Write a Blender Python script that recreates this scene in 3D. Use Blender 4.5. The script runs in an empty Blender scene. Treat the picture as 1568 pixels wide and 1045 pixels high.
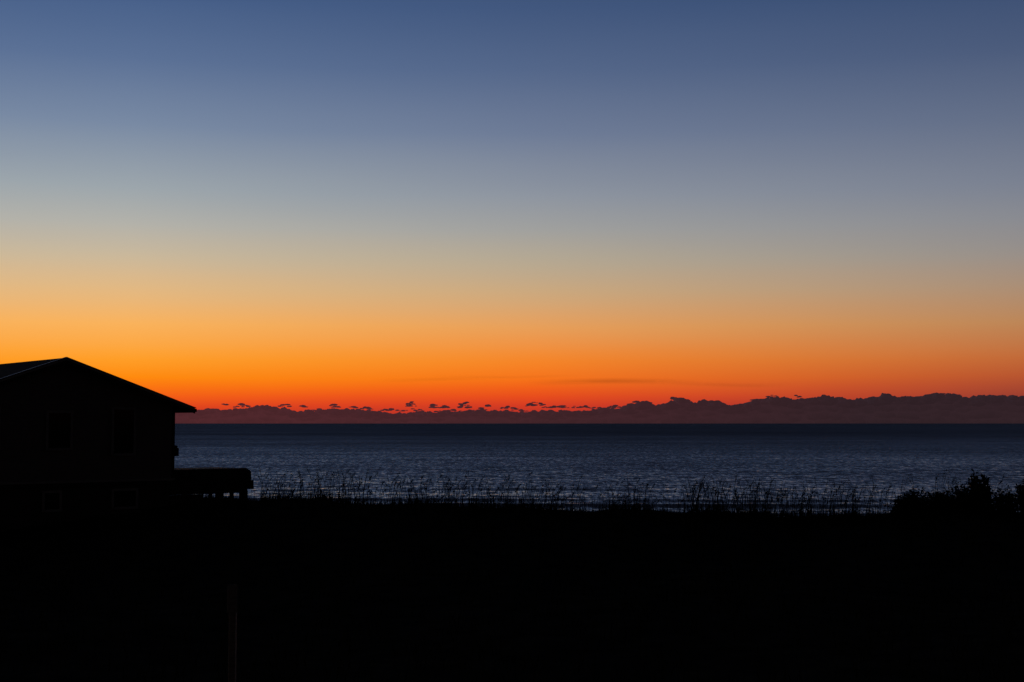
import bpy, math, random
import numpy as np
from mathutils import Vector, noise
random.seed(7); rng=np.random.default_rng(7)
sc=bpy.context.scene
sc.view_settings.view_transform='Standard'; sc.view_settings.look='None'; sc.view_settings.exposure=0
CAMZ=9.0

# ---------------------------------------------------------------- helpers
def lin(c):
    return tuple(((v/255)/12.92 if v/255<=0.04045 else ((v/255+0.055)/1.055)**2.4) for v in c)
def new_mat(name):
    m=bpy.data.materials.new(name); m.use_nodes=True
    return m, m.node_tree.nodes, m.node_tree.links, m.node_tree.nodes['Principled BSDF']
def mesh_obj(name,verts,faces,mat=None,parent=None,smooth=False):
    me=bpy.data.meshes.new(name)
    if isinstance(verts,np.ndarray): verts=verts.tolist()
    if isinstance(faces,np.ndarray): faces=faces.tolist()
    me.from_pydata(verts,[],faces); me.update()
    ob=bpy.data.objects.new(name,me); sc.collection.objects.link(ob)
    if mat: me.materials.append(mat)
    if parent: ob.parent=parent
    if smooth: me.polygons.foreach_set('use_smooth',[True]*len(me.polygons))
    return ob
def boxes_obj(name,boxes,mat,parent=None,bevel=0.0):
    V=[];F=[]
    for (a,b) in boxes:
        n=len(V); x0,y0,z0=a; x1,y1,z1=b
        V+=[(x0,y0,z0),(x1,y0,z0),(x1,y1,z0),(x0,y1,z0),(x0,y0,z1),(x1,y0,z1),(x1,y1,z1),(x0,y1,z1)]
        F+=[tuple(n+i for i in f) for f in ((0,3,2,1),(4,5,6,7),(0,1,5,4),(1,2,6,5),(2,3,7,6),(3,0,4,7))]
    ob=mesh_obj(name,V,F,mat,parent)
    if bevel:
        md=ob.modifiers.new('bev','BEVEL'); md.width=bevel; md.segments=1
    return ob
def rough_mat(name,c1,c2,scale,rough=0.8,bump=0.3,stretch=(1,1,1),spec=0.3):
    m,N,L,B=new_mat(name)
    tc=N.new('ShaderNodeTexCoord'); mp=N.new('ShaderNodeMapping'); mp.inputs['Scale'].default_value=stretch
    nz=N.new('ShaderNodeTexNoise'); nz.inputs['Scale'].default_value=scale; nz.inputs['Detail'].default_value=6
    L.new(tc.outputs['Object'],mp.inputs[0]); L.new(mp.outputs[0],nz.inputs['Vector'])
    r=N.new('ShaderNodeValToRGB'); r.color_ramp.elements[0].position=.3; r.color_ramp.elements[1].position=.7
    r.color_ramp.elements[0].color=(*c1,1); r.color_ramp.elements[1].color=(*c2,1)
    L.new(nz.outputs['Fac'],r.inputs[0]); L.new(r.outputs[0],B.inputs['Base Color'])
    bp=N.new('ShaderNodeBump'); bp.inputs['Strength'].default_value=bump; bp.inputs['Distance'].default_value=.02
    L.new(nz.outputs['Fac'],bp.inputs['Height']); L.new(bp.outputs[0],B.inputs['Normal'])
    B.inputs['Roughness'].default_value=rough; B.inputs['Specular IOR Level'].default_value=spec
    return m

# ---------------------------------------------------------------- camera
cam=bpy.data.cameras.new('camera'); co=bpy.data.objects.new('camera',cam); sc.collection.objects.link(co)
cam.lens=50; cam.sensor_width=36; cam.clip_start=.1; cam.clip_end=200000
co.location=(0,0,CAMZ); co.rotation_euler=(math.radians(90+3.30),0,0); sc.camera=co

# ---------------------------------------------------------------- sky (world)
w=bpy.data.worlds.new('World'); sc.world=w; w.use_nodes=True
N=w.node_tree.nodes; L=w.node_tree.links
bg=N['Background']
tc=N.new('ShaderNodeTexCoord'); nrm=N.new('ShaderNodeVectorMath'); nrm.operation='NORMALIZE'
L.new(tc.outputs['Generated'],nrm.inputs[0])
sep=N.new('ShaderNodeSeparateXYZ'); L.new(nrm.outputs[0],sep.inputs[0])
def M(op,a,b=None,c=None,clamp=False):
    n=N.new('ShaderNodeMath'); n.operation=op; n.use_clamp=clamp
    for i,v in enumerate((a,b,c)):
        if v is None: continue
        if isinstance(v,(int,float)): n.inputs[i].default_value=v
        else: L.new(v,n.inputs[i])
    return n.outputs[0]
el=M('MULTIPLY',M('ARCSINE',sep.outputs['Z']),180/math.pi)
az=M('MULTIPLY',M('ARCTAN2',sep.outputs['X'],sep.outputs['Y']),180/math.pi)
cmb=N.new('ShaderNodeCombineXYZ'); L.new(M('MULTIPLY',az,.07),cmb.inputs[0]); L.new(M('MULTIPLY',el,.8),cmb.inputs[1])
nz=N.new('ShaderNodeTexNoise'); nz.inputs['Scale'].default_value=1.0; nz.inputs['Detail'].default_value=1
L.new(cmb.outputs[0],nz.inputs['Vector'])
el2=M('ADD',el,M('MULTIPLY',M('SUBTRACT',nz.outputs['Fac'],.5),.2))
fac=M('DIVIDE',M('MAXIMUM',el2,0),90)
ys=[0,100,200,300,350,400,450,500,550,580,600,615,630,645]
Lc=[(69,94,136),(90,112,149),(120,137,163),(157,166,172),(178,177,170),(202,184,155),(226,184,130),(249,178,92),(255,160,42),(255,140,14),(250,108,18),(238,80,26),(212,58,32),(165,46,40)]
Mc=[(64,86,125),(83,102,137),(109,123,150),(142,149,160),(160,160,158),(181,168,146),(204,168,125),(231,159,90),(245,135,42),(246,114,26),(238,86,26),(224,64,32),(196,52,38),(155,44,42)]
Rc=[(58,78,114),(75,91,123),(98,110,135),(122,129,145),(136,138,145),(150,143,138),(170,142,118),(188,134,88),(194,108,58),(184,86,48),(164,68,48),(145,58,48),(120,48,48),(90,40,45)]
def ramp(cols,dim):
    r=N.new('ShaderNodeValToRGB'); cr=r.color_ramp
    pts=[(math.degrees(math.atan((648-y)/2178))/90,lin(c)) for y,c in zip(ys,cols)]
    top=lin(cols[0])
    for e,k in ((22,.68),(32,.36),(50,.17),(90,.08)):
        pts.append((e/90,(top[0]*k*1.15,top[1]*k*.9,top[2]*k*.82)))
    pts.sort()
    cr.elements[0].position=pts[0][0]; cr.elements[0].color=(*[v*dim for v in pts[0][1]],1)
    cr.elements[1].position=pts[-1][0]; cr.elements[1].color=(*[v*dim for v in pts[-1][1]],1)
    for p,c in pts[1:-1]:
        e=cr.elements.new(p); e.color=(*[v*dim for v in c],1)
    L.new(fac,r.inputs[0]); return r.outputs[0]
def mr(v,a,b,c=0.,d=1.,kind='LINEAR'):
    n=N.new('ShaderNodeMapRange'); n.inputs['From Min'].default_value=a; n.inputs['From Max'].default_value=b
    n.inputs['To Min'].default_value=c; n.inputs['To Max'].default_value=d
    n.interpolation_type=kind; L.new(v,n.inputs['Value']); return n.outputs[0]
def mix(f,a,b,mode='MIX'):
    n=N.new('ShaderNodeMix'); n.data_type='RGBA'; n.blend_type=mode
    if isinstance(f,(int,float)): n.inputs[0].default_value=f
    else: L.new(f,n.inputs[0])
    for i,v in ((6,a),(7,b)):
        if isinstance(v,tuple): n.inputs[i].default_value=v
        else: L.new(v,n.inputs[i])
    return n.outputs[2]
c1=mix(mr(az,-15,1),ramp(Lc,1),ramp(Mc,1))
c2=mix(mr(az,1,20),c1,ramp(Rc,1))
absaz=M('ABSOLUTE',M('ADD',az,13))
dark=M('SUBTRACT',1,M('MULTIPLY',mr(absaz,34,110),.95))
c3=mix(1.0,c2,dark,'MULTIPLY')
sky=N.new('ShaderNodeTexSky'); sky.sky_type='NISHITA'; sky.sun_disc=False
sky.sun_elevation=math.radians(-3); sky.sun_rotation=math.radians(-12); sky.altitude=10
bg2=N.new('ShaderNodeBackground'); bg2.inputs['Strength'].default_value=.006; L.new(sky.outputs[0],bg2.inputs[0])
L.new(c3,bg.inputs[0]); bg.inputs['Strength'].default_value=1.0
add=N.new('ShaderNodeAddShader'); L.new(bg.outputs[0],add.inputs[0]); L.new(bg2.outputs[0],add.inputs[1])
L.new(add.outputs[0],N['World Output'].inputs['Surface'])
sl=bpy.data.lights.new('sun','SUN'); sl.energy=.004; sl.angle=math.radians(8); sl.color=(1,.55,.3)
so=bpy.data.objects.new('sun',sl); sc.collection.objects.link(so)
d=Vector((math.sin(math.radians(-12)),math.cos(math.radians(-12)),math.tan(math.radians(1))))
so.rotation_euler=d.to_track_quat('Z','Y').to_euler(); so.location=(-20,100,40)

# ---------------------------------------------------------------- terrain
cx=np.array([-400,-60,-17,-12,-10.5,-8,-6,-2.5,.5,3.5,6.5,9.4,12.4,15.4,17.8,20,23,60,400.])
cz=np.array([5.4,5.5,5.62,5.62,5.56,5.46,5.32,5.26,5.06,4.94,4.94,4.78,4.62,4.6,4.8,4.95,4.9,5.2,5.2])
def ground_z(x,y):
    crest=np.interp(x,cx,cz)+ .06*np.sin(x*1.3+1)+.04*np.sin(x*2.9+.5)
    base=3.85+.12*np.sin(x*.21+y*.17)+.08*np.sin(x*.5-y*.33)
    yc=65+1.5*np.sin(x*.13)
    a=np.clip((y-(yc-17))/17,0,1); a=a*a*(3-2*a)
    front=base+(crest-base)*a
    b=np.clip((y-yc)/20,0,1); b=b*b*(3-2*b)
    back=crest+(1.4-crest)*b
    z=np.where(y<yc,front,back)
    z=np.where(y>yc+20,1.4-(y-yc-20)*.036,z)
    return np.maximum(z,-4)
def axis(segs):
    out=[]
    for a,b,s in segs: out+=list(np.arange(a,b,s))
    out.append(segs[-1][1]); return np.array(out)
gx=axis([(-3000,-400,200),(-400,-60,20),(-60,60,.6),(60,400,20),(400,3000,200)])
gy=axis([(-2000,-100,100),(-100,0,10),(0,90,.6),(90,240,4)])
X,Y=np.meshgrid(gx,gy); Z=ground_z(X,Y)
core=(np.abs(X)<60)&(Y<90)&(Y>0)
Z=Z+np.where(core,rng.normal(0,.025,Z.shape),0)
def grid_faces(nx,ny):
    i=np.arange(nx*ny).reshape(ny,nx)
    return np.stack([i[:-1,:-1],i[:-1,1:],i[1:,1:],i[1:,:-1]],-1).reshape(-1,4)
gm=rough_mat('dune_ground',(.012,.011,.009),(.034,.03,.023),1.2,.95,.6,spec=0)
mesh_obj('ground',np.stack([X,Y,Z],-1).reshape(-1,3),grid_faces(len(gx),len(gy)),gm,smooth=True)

# ---------------------------------------------------------------- sea
sx=axis([(-40000,-4000,3000),(-4000,-400,200),(-400,-120,14),(-120,120,.8),(120,400,14),(400,4000,200),(4000,40000,3000)])
sy=[116.]
while sy[-1]<60000:
    y=sy[-1]; sy.append(y+ (.55 if y<260 else .55+(y-260)*.02))
sy=np.array(sy)
X,Y=np.meshgrid(sx,sy)
Z=np.zeros_like(X)
fade=np.clip(1-(Y-240)/500,0,1)*np.clip(1-(np.abs(X)-120)/200,0,1)
for k in range(46):
    lam=rng.uniform(2.2,7) if k>5 else rng.uniform(14,30)
    amp=.0018*lam if k>5 else .0022*lam
    th=rng.normal(0,.7 if k>5 else .12); ph=rng.uniform(0,6.28)
    s=np.sin((X*math.sin(th)+Y*math.cos(th))*2*math.pi/lam+ph+ .9*np.sin(X*.05+k)+.6*np.sin(X*.13+Y*.05+2*k))
    Z+=amp*.55*(s if k>5 else (1-np.abs(s))*1.4-.5)*fade
shore=np.clip((Y-126)/30,0.12,1); Z*=shore
for yc,h,wd in ((141,.34,1.4),(152,.38,1.6),(167,.28,1.8),(190,.26,2.2)):
    line=yc+2.2*np.sin(X*.035+yc)+.9*np.sin(X*.11+yc*2)
    am=h*np.clip(.5+.5*np.sin(X*.021+yc*1.7)+.35*np.sin(X*.067+yc),0,1)
    Z+=am*np.exp(-((Y-line)/wd)**2)*fade
m,N,L,B=new_mat('sea_water')
tc=N.new('ShaderNodeTexCoord'); sepo=N.new('ShaderNodeSeparateXYZ'); L.new(tc.outputs['Object'],sepo.inputs[0])
B.inputs['Base Color'].default_value=(.06,.034,.036,1); B.inputs['Roughness'].default_value=.18; B.inputs['IOR'].default_value=1.33
def nzn(scale,det,sx_=1,sy_=1,out='Fac',ro=.6):
    mp=N.new('ShaderNodeMapping'); mp.inputs['Scale'].default_value=(sx_,sy_,1)
    n=N.new('ShaderNodeTexNoise'); n.inputs['Scale'].default_value=scale; n.inputs['Detail'].default_value=det; n.inputs['Roughness'].default_value=ro
    L.new(tc.outputs['Object'],mp.inputs[0]); L.new(mp.outputs[0],n.inputs['Vector']); return n.outputs[out]
ly=M('LOGARITHM',sepo.outputs['Y'],10)
mean=mr(ly,2.14,3.1,.098,.29)
chop=nzn(1.25,4,1.0,.36,'Color',.7); sc2=N.new('ShaderNodeSeparateColor'); L.new(chop,sc2.inputs[0])
big=nzn(.045,4,.35,1,'Fac'); huge=nzn(.006,4,.3,1,'Fac')
nx=M('MULTIPLY',M('SUBTRACT',sc2.outputs[0],.5),.5)
s=M('ADD',mean,M('MULTIPLY',M('SUBTRACT',sc2.outputs[1],.5),.58))
s=M('ADD',s,M('MULTIPLY',M('SUBTRACT',big,.5),.13)); s=M('ADD',s,M('MULTIPLY',M('SUBTRACT',huge,.5),.14))
s=M('MAXIMUM',s,.035)
cv=N.new('ShaderNodeCombineXYZ'); L.new(nx,cv.inputs[0]); L.new(M('MULTIPLY',s,-1),cv.inputs[1])
ge=N.new('ShaderNodeNewGeometry'); va=N.new('ShaderNodeVectorMath'); va.operation='ADD'; L.new(ge.outputs['Normal'],va.inputs[0]); L.new(cv.outputs[0],va.inputs[1])
vn=N.new('ShaderNodeVectorMath'); vn.operation='NORMALIZE'; L.new(va.outputs[0],vn.inputs[0]); L.new(vn.outputs[0],B.inputs['Normal'])
mesh_obj('sea',np.stack([X,Y,Z],-1).reshape(-1,3),grid_faces(len(sx),len(sy)),m,smooth=True)

# ---------------------------------------------------------------- clouds on the horizon
CY=26000.; PX=CY/2178
prof=[(-300,632),(0,634),(275,630),(340,629),(380,626),(400,622),(430,626),(460,633),(500,628),(530,627),(560,630),(620,634),(700,631),(760,630),(800,632),(850,630),(900,630),(950,626),(985,617),(1015,624),(1040,611),(1060,618),(1090,615),(1115,622),(1140,620),(1180,609),(1210,613),(1235,611),(1270,608),(1305,614),(1350,607),(1395,610),(1440,603),(1475,611),(1510,607),(1568,609),(1900,606),(2300,615)]
pxs=[p[0] for p in prof]; pys=[p[1] for p in prof]
def ico(sub):
    import bmesh
    bm=bmesh.new(); bmesh.ops.create_icosphere(bm,subdivisions=sub,radius=1)
    v=np.array([q.co[:] for q in bm.verts]); f=np.array([[q.index for q in g.verts] for g in bm.faces]); bm.free(); return v,f
I3=ico(3); I2=ico(2)
CV=[];CF=[];cn=0
def puff(xp,yp,rx,rz,depth=0,I=None):
    global cn
    iv,iff=I or I3
    off=rng.uniform(0,100,3)
    disp=np.array([noise.fractal(Vector(v*1.7+off),.6,2.2,4) for v in iv])
    v=iv*(1+.38*disp[:,None])
    P=np.empty_like(v); P[:,0]=(xp-784)*PX+v[:,0]*rx*PX; P[:,1]=CY+depth+v[:,1]*rx*PX
    zz=v[:,2]*rz*PX; P[:,2]=CAMZ+(648-yp)*PX+np.where(zz<0,zz*.55,zz)
    CV.append(P); CF.append(iff+cn); cn+=len(iv)
x=-300
while x<2100:
    top=np.interp(x,pxs,pys)+rng.normal(0,1.2)
    r=rng.uniform(2.5,8)*(1.2 if x>960 else .8)
    puff(x,top+r*.8,r*1.4,r*.9,rng.uniform(-300,300))
    x+=r*.75
x=-300
while x<2100:
    top=np.interp(x,pxs,pys)
    for yy in (top+9,top+19,top+30,top+41,648,655):
        if yy<657: puff(x+rng.uniform(-3,3),max(yy,top+9),14,9,rng.uniform(200,500),I2)
    x+=9
def scrap(xc,yc,wd,ht,n):
    for i in range(n):
        t=rng.uniform(-1,1); env=max(0,1-t*t)
        h=rng.uniform(0,1)*ht*env*1.2
        r=rng.uniform(.8,1.6)+1.6*env*rng.random()
        puff(xc+t*wd,yc-h,r*1.7,r*rng.uniform(.45,.8),rng.uniform(-200,200))
for a in ((346,621,6,2,6),(372,624,11,4,14),(386,628,12,3,9),(438,623,8,3,9),(466,624,7,2,6),(489,630,14,3,10),(513,624,9,4,11),(541,625,5,2,4),(561,627,10,3,9),(598,629,13,2,9),(629,623,8,7,14),(633,630,20,3,12),(664,626,6,6,10),(681,625,7,3,8),(690,630,18,2,10),(712,625,11,8,18),(735,629,14,3,9),(748,623,3,2,4),(778,626,13,4,13),(790,630,18,3,10),(822,622,16,5,18),(850,625,20,4,16),(888,625,14,4,12),(915,627,16,3,8),(940,625,14,3,10),(975,620,16,5,14),(1036,612,10,4,12),(1222,609,3,3,5),(1182,609,8,3,8),(655,633,26,3,10),(327,630,18,4,10),(560,632,30,3,10),(1160,614,11,2,7),(1436,604,9,2,6)):
    scrap(*a)
m,N,L,B=new_mat('cloud_haze_glow')
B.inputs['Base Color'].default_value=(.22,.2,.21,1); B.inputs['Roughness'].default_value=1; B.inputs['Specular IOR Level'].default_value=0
tc=N.new('ShaderNodeTexCoord'); sepo=N.new('ShaderNodeSeparateXYZ'); L.new(tc.outputs['Object'],sepo.inputs[0])
haze_glow=mix(mr(sepo.outputs['X'],-5500,6500),(*lin((76,38,42)),1),(*lin((48,33,38)),1))
L.new(haze_glow,B.inputs['Emission Color']); B.inputs['Emission Strength'].default_value=.9  # emission paints in-scattered haze light onto the clouds, warmer towards the left
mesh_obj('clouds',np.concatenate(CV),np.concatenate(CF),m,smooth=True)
m2,N,L,B=new_mat('cloud_streak')
out=N['Material Output']; N.remove(B)
df=N.new('ShaderNodeBsdfDiffuse'); df.inputs[0].default_value=(.3,.2,.2,1); tr=N.new('ShaderNodeBsdfTransparent'); mx=N.new('ShaderNodeMixShader')
tcn=N.new('ShaderNodeTexCoord'); mp=N.new('ShaderNodeMapping'); mp.inputs['Scale'].default_value=(.0009,.0009,.012)
n=N.new('ShaderNodeTexNoise'); n.inputs['Scale'].default_value=1; n.inputs['Detail'].default_value=5
L.new(tcn.outputs['Object'],mp.inputs[0]); L.new(mp.outputs[0],n.inputs['Vector'])
at=N.new('ShaderNodeAttribute'); at.attribute_name='dens'
r1=N.new('ShaderNodeMath'); r1.operation='MULTIPLY'; L.new(n.outputs['Fac'],r1.inputs[0]); L.new(at.outputs['Fac'],r1.inputs[1])
r2=N.new('ShaderNodeMath'); r2.operation='MULTIPLY'; L.new(r1.outputs[0],r2.inputs[0]); r2.inputs[1].default_value=.5
L.new(r2.outputs[0],mx.inputs[0]); L.new(tr.outputs[0],mx.inputs[1]); L.new(df.outputs[0],mx.inputs[2]); L.new(mx.outputs[0],out.inputs['Surface'])
SV=[];SF=[];SD=[]
for (x0,x1,yc,h,k) in ((800,1090,583,6,.8),(560,760,579,4,.35),(1010,1240,587,5,.4),(640,900,574,3,.3)):
    n0=len(SV); nx,nz_=60,8
    for j in range(nz_+1):
        for i in range(nx+1):
            u=i/nx; v=j/nz_
            SV.append(((x0+(x1-x0)*u-784)*PX,CY+900,CAMZ+(648-(yc+h*(.5-v)*2+1.5*math.sin(u*5+x0)))*PX))
            SD.append(k*math.sin(math.pi*u)**1.3*math.sin(math.pi*v)**1.5)
    for j in range(nz_):
        for i in range(nx):
            a=n0+j*(nx+1)+i; SF.append((a,a+1,a+nx+2,a+nx+1))
so_=mesh_obj('cirrus_cloud',SV,SF,m2)
at_=so_.data.attributes.new('dens','FLOAT','POINT'); at_.data.foreach_set('value',SD)

# ---------------------------------------------------------------- beach house
H=bpy.data.objects.new('beach_house',None); sc.collection.objects.link(H)
H.location=(-17.88,57.0,0); H.rotation_euler=(0,0,math.radians(38))
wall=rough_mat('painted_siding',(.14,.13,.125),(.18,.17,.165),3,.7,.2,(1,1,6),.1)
trim=rough_mat('painted_trim',(.21,.21,.2),(.28,.28,.27),4,.6,.1,spec=.1)
dwood=rough_mat('weathered_wood',(.03,.028,.025),(.05,.045,.04),5,.8,.4,(1,1,8),.1)
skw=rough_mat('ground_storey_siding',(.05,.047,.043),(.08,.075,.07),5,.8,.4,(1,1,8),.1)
roofm=rough_mat('roof_shingle',(.012,.012,.013),(.025,.025,.027),6,.9,.5,spec=.02)
m,N,L,B=new_mat('window_glass'); B.inputs['Base Color'].default_value=(.01,.012,.014,1); B.inputs['Roughness'].default_value=.08; glass=m
hw=4.85; zf=6.68; zr=CAMZ+2.62; D=13.; yw=.38
def rz(xx,t=0): return zr-.354*abs(xx)+t
V=[];F=[]
zb=zf; k=0
while zb<zr-.2:
    zt=min(zb+.17,zr-.19)
    def half(z): return hw if z<rz(hw)-.14 else max(0,(zr-.15-z)/.354)
    xa=half(zb); xb=min(half(zt),xa)
    n=len(V)
    V+=[(-xa,yw-.02,zb),(xa,yw-.02,zb),(xb,yw,zt),(-xb,yw,zt),(-xa,yw,zb),(xa,yw,zb)]
    F+=[(n,n+1,n+2,n+3),(n,n+4,n+5,n+1)]
    zb=zt; k+=1
n=len(V)
V+=[(-hw,yw,zf),(hw,yw,zf),(hw,D,zf),(-hw,D,zf),(-hw,yw,rz(hw)-.14),(hw,yw,rz(hw)-.14),(hw,D,rz(hw)-.14),(-hw,D,rz(hw)-.14),(0,D,zr-.15)]
F+=[(n+1,n+2,n+6,n+5),(n,n+4,n+7,n+3),(n+2,n+3,n+7,n+8,n+6),(n,n+1,n+2,n+3)]
mesh_obj('walls',V,F,wall,H)
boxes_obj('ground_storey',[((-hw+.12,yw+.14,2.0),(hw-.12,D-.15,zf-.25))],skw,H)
boxes_obj('floor_band',[((-hw-.03,yw-.05,zf-.1),(hw+.03,D,zf-.002))],trim,H,.01)
boxes_obj('rim_joist',[((-hw,yw,zf-.25),(hw,D-.05,zf-.103))],dwood,H)
boxes_obj('corner_boards',[((hw-.1,yw-.035,zf),(hw+.02,yw+.1,rz(hw)-.16)),((-hw-.02,yw-.035,zf),(-hw+.1,yw+.1,rz(hw)-.16))],dwood,H)
ov=5.6; V=[];F=[]
for s in (-1,1):
    n=len(V); t=.13
    pts=[(0,zr),(s*ov,rz(ov)),(s*ov,rz(ov)-t),(0,zr-t)]
    for yy in (0,D+.4):
        V+=[(p[0],yy,p[1]) for p in pts]
    F+=[(n,n+1,n+2,n+3),(n+4,n+7,n+6,n+5),(n,n+4,n+5,n+1),(n+1,n+5,n+6,n+2),(n+2,n+6,n+7,n+3)]
mesh_obj('roof',V,F,roofm,H)
V=[];F=[]
def rake(y0,y1,za,zb_,xs=ov):
    for s in (-1,1):
        n=len(V)
        for yy in (y0,y1):
            V.extend([(0.0,yy,zr+za),(s*xs,yy,rz(xs)+za),(s*xs,yy,rz(xs)+zb_),(0.0,yy,zr+zb_)])
        F.extend([(n,n+1,n+2,n+3),(n+4,n+7,n+6,n+5),(n,n+4,n+5,n+1),(n+1,n+5,n+6,n+2),(n+2,n+6,n+7,n+3)])
rake(-.04,-.003,-.1,-.24)
mesh_obj('rake_boards',V,F,dwood,H)
V=[];F=[]; rake(-.055,-.003,-.02,-.098)
mesh_obj('rake_trim',V,F,trim,H)
m,N,L,B=new_mat('drip_edge_metal'); B.inputs['Base Color'].default_value=(.24,.24,.25,1); B.inputs['Metallic'].default_value=.6
nn=N.new('ShaderNodeTexNoise'); nn.inputs['Scale'].default_value=5; L.new(nn.outputs['Fac'],B.inputs['Roughness'])
V=[];F=[]; rake(-.07,.12,.03,.003,ov+.03)
mesh_obj('drip_edge',V,F,m,H)
boxes_obj('gutter',[((ov,0,rz(ov)-.17),(ov+.11,D+.3,rz(ov)-.03)),((-ov-.11,0,rz(ov)-.17),(-ov,D+.3,rz(ov)-.03))],dwood,H,.02)
boxes_obj('soffit',[((hw+.02,.06,rz(ov)-.2),(ov-.02,D,rz(ov)-.15)),((-ov+.02,.06,rz(ov)-.2),(-hw-.02,D,rz(ov)-.15))],dwood,H)
def window(nm,xc,z0,z1,wd,y=yw):
    fr=.1; y0=y-.07; y1=y-.022
    boxes_obj(nm+'_frame',[((xc-wd/2-fr,y0,z0-fr),(xc-wd/2,y1,z1+fr)),((xc+wd/2,y0,z0-fr),(xc+wd/2+fr,y1,z1+fr)),
        ((xc-wd/2,y0,z1),(xc+wd/2,y1,z1+fr)),((xc-wd/2,y0-.03,z0-fr),(xc+wd/2,y1,z0))],trim,H)
    boxes_obj(nm+'_sash',[((xc-wd/2,y0+.015,(z0+z1)/2-.02),(xc+wd/2,y1,(z0+z1)/2+.02))],dwood,H)
    boxes_obj(nm+'_glass',[((xc-wd/2,y1-.016,z0),(xc+wd/2,y1-.004,z1))],glass,H)
window('window_right',2.6,7.75,9.55,.85)
window('window_middle',-.1,8.0,9.4,.9)
window('window_left',-3.0,7.75,9.55,.9)
window('lower_window_right',2.75,5.55,6.2,.95,yw+.14)
window('lower_window_left',-.3,5.55,6.2,.6,yw+.14)
boxes_obj('meter_box',[((hw+.03,yw+.15,7.6),(hw+.3,yw+.55,7.95)),((hw+.03,yw+.3,6.0),(hw+.17,yw+.42,7.6)),((hw+.03,yw+.1,7.95),(hw+.22,yw+.4,8.05))],dwood,H,.015)
# side deck with a deep boarded skirt
bx=[]
x0,x1=hw+.06,8.68; y0,y1=1.0,4.0; zt=6.98
for i in range(22):
    xa=x0+(x1-x0)*i/22; bx.append(((xa,y0,zt-.04),(xa+(x1-x0)/22-.012,y1,zt)))
boxes_obj('deck_boards',bx,dwood,H)
bx=[]
for r in range(5):
    z1=zt-.045-r*.2
    bx.append(((x0,y0-.05-.006*(r%2),z1-.198),(x1+.05-r*.03,y0-.003,z1)))
    if r<4: bx.append(((x1+.002,y0,z1-.198),(x1+.05,y1,z1)))
bx+=[((x0,y0+.002,zt-.95),(x1-.15,y0+.03,zt-.05)),((x0,y1+.003,zt-.8),(x1+.05,y1+.05,zt-.05)),((x1+.06,y0,zt-.9),(x1+.26,y1-.5,zt-.5)),((x1+.06,y0+.05,zt-.495),(x1+.16,y0+.15,zt-.1)),
 ((x0,y0-.03,zt-1.6),(x0+1.6,y0-.002,zt-1.05))]
boxes_obj('deck_skirt',bx,dwood,H)
bx=[]
for xx,ww in ((x0+1.95,.12),(x0+2.3,.3),(x0+2.95,.14),(x1-.35,.35)):
    bx.append(((xx,y0+.035,3),(xx+ww,y0+.2,zt-.96)))
bx.append(((x1-.15,y1-.2,3),(x1-.02,y1-.05,zt-.81)))
boxes_obj('deck_posts',bx,dwood,H)
boxes_obj('deck_top_rail',[((x0+.05,y0-.06,zt+.003),(x1-.1,y0+.1,zt+.04))],trim,H)

# ---------------------------------------------------------------- wooden post in the yard
P=bpy.data.objects.new('wooden_post',None); sc.collection.objects.link(P)
P.location=(-4.86,25,float(ground_z(np.array(-4.86),np.array(25.))))
pm=rough_mat('post_wood',(.17,.155,.14),(.28,.25,.22),6,.8,.4,(1,1,8),.1)
boxes_obj('post',[((-.06,-.06,-.4),(.06,.06,2.25))],pm,P,.01)
boxes_obj('cap',[((-.085,-.085,1.8),(.085,-.063,2.28))],pm,P,.005)

# ---------------------------------------------------------------- dune grass and sea oats
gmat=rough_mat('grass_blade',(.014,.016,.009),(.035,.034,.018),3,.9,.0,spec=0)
V=[];F=[]
def blade(x,y,z,h,w,lean,az_):
    n=len(V); dx=math.cos(az_); dy=math.sin(az_); ws=random.uniform(0,math.pi); wx=math.cos(ws)*w/2; wy=math.sin(ws)*w/2*.4
    for t in (0,.5,.8):
        k=lean*h*t*t; ww=1-t*.7
        V.append((x+dx*k-wx*ww,y+dy*k-wy*ww,z+h*t)); V.append((x+dx*k+wx*ww,y+dy*k+wy*ww,z+h*t))
    V.append((x+dx*lean*h,y+dy*lean*h,z+h*.97))
    F.extend([(n,n+1,n+3,n+2),(n+2,n+3,n+5,n+4),(n+4,n+5,n+6)])
nt=2600
tx=rng.uniform(-24,30,nt); ty=rng.uniform(57,69,nt)
dens=[noise.noise(Vector((a*.45,b*.3,3))) for a,b in zip(tx,ty)]
tz=ground_z(tx,ty)
for i in range(nt):
    big=max(0,dens[i]+.08)
    for j in range(9):
        blade(tx[i]+random.gauss(0,.13),ty[i]+random.gauss(0,.13),tz[i]-.05,random.uniform(.1,.26)+big*random.uniform(.1,1.3),.02,random.uniform(.1,.7),random.uniform(0,6.28))
nt=2600
tx=rng.uniform(-26,32,nt); ty=rng.uniform(16,57,nt); tz=ground_z(tx,ty)
for i in range(nt):
    for j in range(6):
        blade(tx[i]+random.gauss(0,.2),ty[i]+random.gauss(0,.2),tz[i]-.05,random.uniform(.2,.6),.025,random.uniform(.1,.7),random.uniform(0,6.28))
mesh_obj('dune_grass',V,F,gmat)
V=[];F=[]
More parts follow.
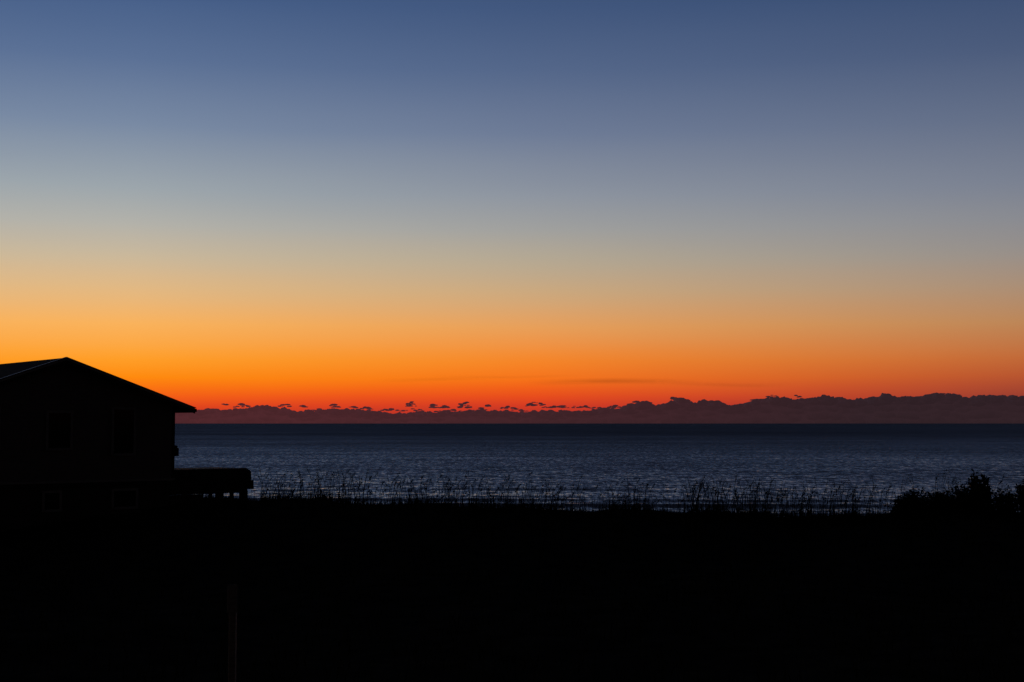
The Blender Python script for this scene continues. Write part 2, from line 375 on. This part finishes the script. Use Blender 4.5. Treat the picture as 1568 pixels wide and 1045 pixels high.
def oat(x,y,z,h):
    az_=random.gauss(0,.7)+ (0 if random.random()<.6 else math.pi); lean=random.uniform(.03,.28)
    dx=math.cos(az_); dy=math.sin(az_)*.6
    pts=[]
    for t in (0,.3,.6,.85,1):
        k=lean*h*t**2.2; pts.append((x+dx*k,y+dy*k,z+h*t))
    w=random.uniform(.007,.012)
    for (ax,ay) in ((1,0),(0,1)):
        n=len(V)
        for i,p in enumerate(pts):
            ww=w*(1-.35*i/4)
            V.append((p[0]-ax*ww,p[1]-ay*ww,p[2])); V.append((p[0]+ax*ww,p[1]+ay*ww,p[2]))
        for i in range(4): F.append((n+2*i,n+2*i+1,n+2*i+3,n+2*i+2))
    if random.random()<.75:
        hl=random.uniform(.16,.32); px,py,pz=pts[3]
        for s in range(random.randint(6,11)):
            t=random.random(); q=(px+(pts[4][0]-px)*t*1.2+dx*hl*.25*t,py,pz+(pts[4][2]-pz)*t)
            a=random.uniform(-.9,.9); l=random.uniform(.05,.12); ww=random.uniform(.009,.019)
            ex=q[0]+dx*l*.6+a*.03; ez=q[2]+l*random.uniform(-.3,.7)
            mxx=(q[0]+ex)/2; mz=(q[2]+ez)/2; n=len(V)
            V.extend([q,(mxx-ww,q[1]+ww,mz+ww),(ex,q[1]+a*.05,ez),(mxx+ww,q[1]-ww,mz-ww)]); F.append((n,n+1,n+2,n+3))
    for _ in range(3):
        l=h*random.uniform(.2,.5); a=random.choice((-1,1))*random.uniform(.1,.35); n=len(V)
        V.extend([(x-.009,y,z),(x+.009,y,z),(x+a*l*.6+.007,y,z+l*.75),(x+a*l*.6-.007,y,z+l*.75),(x+a*l*1.3,y,z+l*.8)])
        F.extend([(0+n,1+n,2+n,3+n),(3+n,2+n,4+n)])
clumps=[(410,25,34),(450,30,32),(500,30,34),(545,20,44),(600,20,16),(650,30,30),(690,20,40),(770,20,44),(830,25,44),(880,25,24),(945,30,18),(1000,30,24),(1060,22,46),(1105,25,70),(1160,24,70),(1205,22,54),(1250,25,46),(1300,30,36),(1350,30,30),(1440,60,40),(1540,40,30)]
for cxp,sp,nn_ in clumps:
    for _ in range(nn_):
        y=random.uniform(62,67); x=(cxp+random.gauss(0,sp)-784)/2178*65
        if x<-11.6: continue
        oat(x,y,float(ground_z(np.array(x),np.array(y)))-.05,random.triangular(.5,1.85,1.05)+(.3 if cxp>1000 else 0))
for _ in range(360):
    x=random.uniform(-11.4,24); y=random.uniform(60,68)
    oat(x,y,float(ground_z(np.array(x),np.array(y)))-.05,random.uniform(.3,1.5))
mesh_obj('sea_oats',V,F,gmat)

# ---------------------------------------------------------------- shrubs on the right
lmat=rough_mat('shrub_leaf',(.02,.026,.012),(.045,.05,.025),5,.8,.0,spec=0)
bark=rough_mat('shrub_bark',(.03,.025,.02),(.06,.05,.04),8,.9,.4,spec=0)
def shrub(x,y,wd,ht,n,spiky):
    g=float(ground_z(np.array(x),np.array(y)))-.1
    S=bpy.data.objects.new('dune_shrub',None); sc.collection.objects.link(S); S.location=(x,y,g)
    V=[];F=[];BV=[];BF=[]
    for b in range(n):
        a=random.uniform(0,6.28); rr=math.sqrt(random.random()); ln=ht*random.uniform(.5,1.1)*(1-.4*rr*rr)
        tip=Vector((math.cos(a)*rr*wd,math.sin(a)*rr*wd*.8,ln)); base=Vector((tip.x*.3,tip.y*.3,0))
        mid=(base+tip)/2+Vector((random.gauss(0,.08),random.gauss(0,.08),.05))
        prev=None
        for p,r in ((base,.03),(mid,.017),(tip,.005)):
            n0=len(BV)
            for q in range(5): BV.append((p.x+math.cos(q*1.2566)*r,p.y+math.sin(q*1.2566)*r,p.z))
            if prev is not None:
                for q in range(5): BF.append((prev+q,prev+(q+1)%5,n0+(q+1)%5,n0+q))
            prev=n0
        for _ in range(80):
            t=random.uniform(.1,1.0)**.8
            p=(base.lerp(mid,t*2) if t<.5 else mid.lerp(tip,t*2-1))
            p=p+Vector((random.gauss(0,.08),random.gauss(0,.08),random.gauss(0,.06)))
            dr=Vector((random.gauss(0,1),random.gauss(0,1),random.gauss(.6 if spiky else .2,.6))).normalized()
            l=random.uniform(.08,.17)*(1.35 if spiky else 1); sd=dr.cross(Vector((random.gauss(0,1),random.gauss(0,1),random.gauss(0,1)))).normalized()*l*.25
            n0=len(V); V.extend([tuple(p),tuple(p+dr*l*.5+sd),tuple(p+dr*l),tuple(p+dr*l*.5-sd)]); F.append((n0,n0+1,n0+2,n0+3))
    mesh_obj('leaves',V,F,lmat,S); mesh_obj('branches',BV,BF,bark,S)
def sh(px,y,*a): shrub((px-784)/2178*y,y,*a)
sh(1400,64.5,.75,1.3,40,False)
sh(1440,64.5,.8,1.1,34,False)
sh(1468,64.5,.7,1.25,34,False)
sh(1496,64.5,.6,1.95,46,True)
sh(1532,64,.8,1.3,38,False)
sh(1575,64,.8,1.8,44,True)
sh(1376,64.5,.5,.95,20,False)
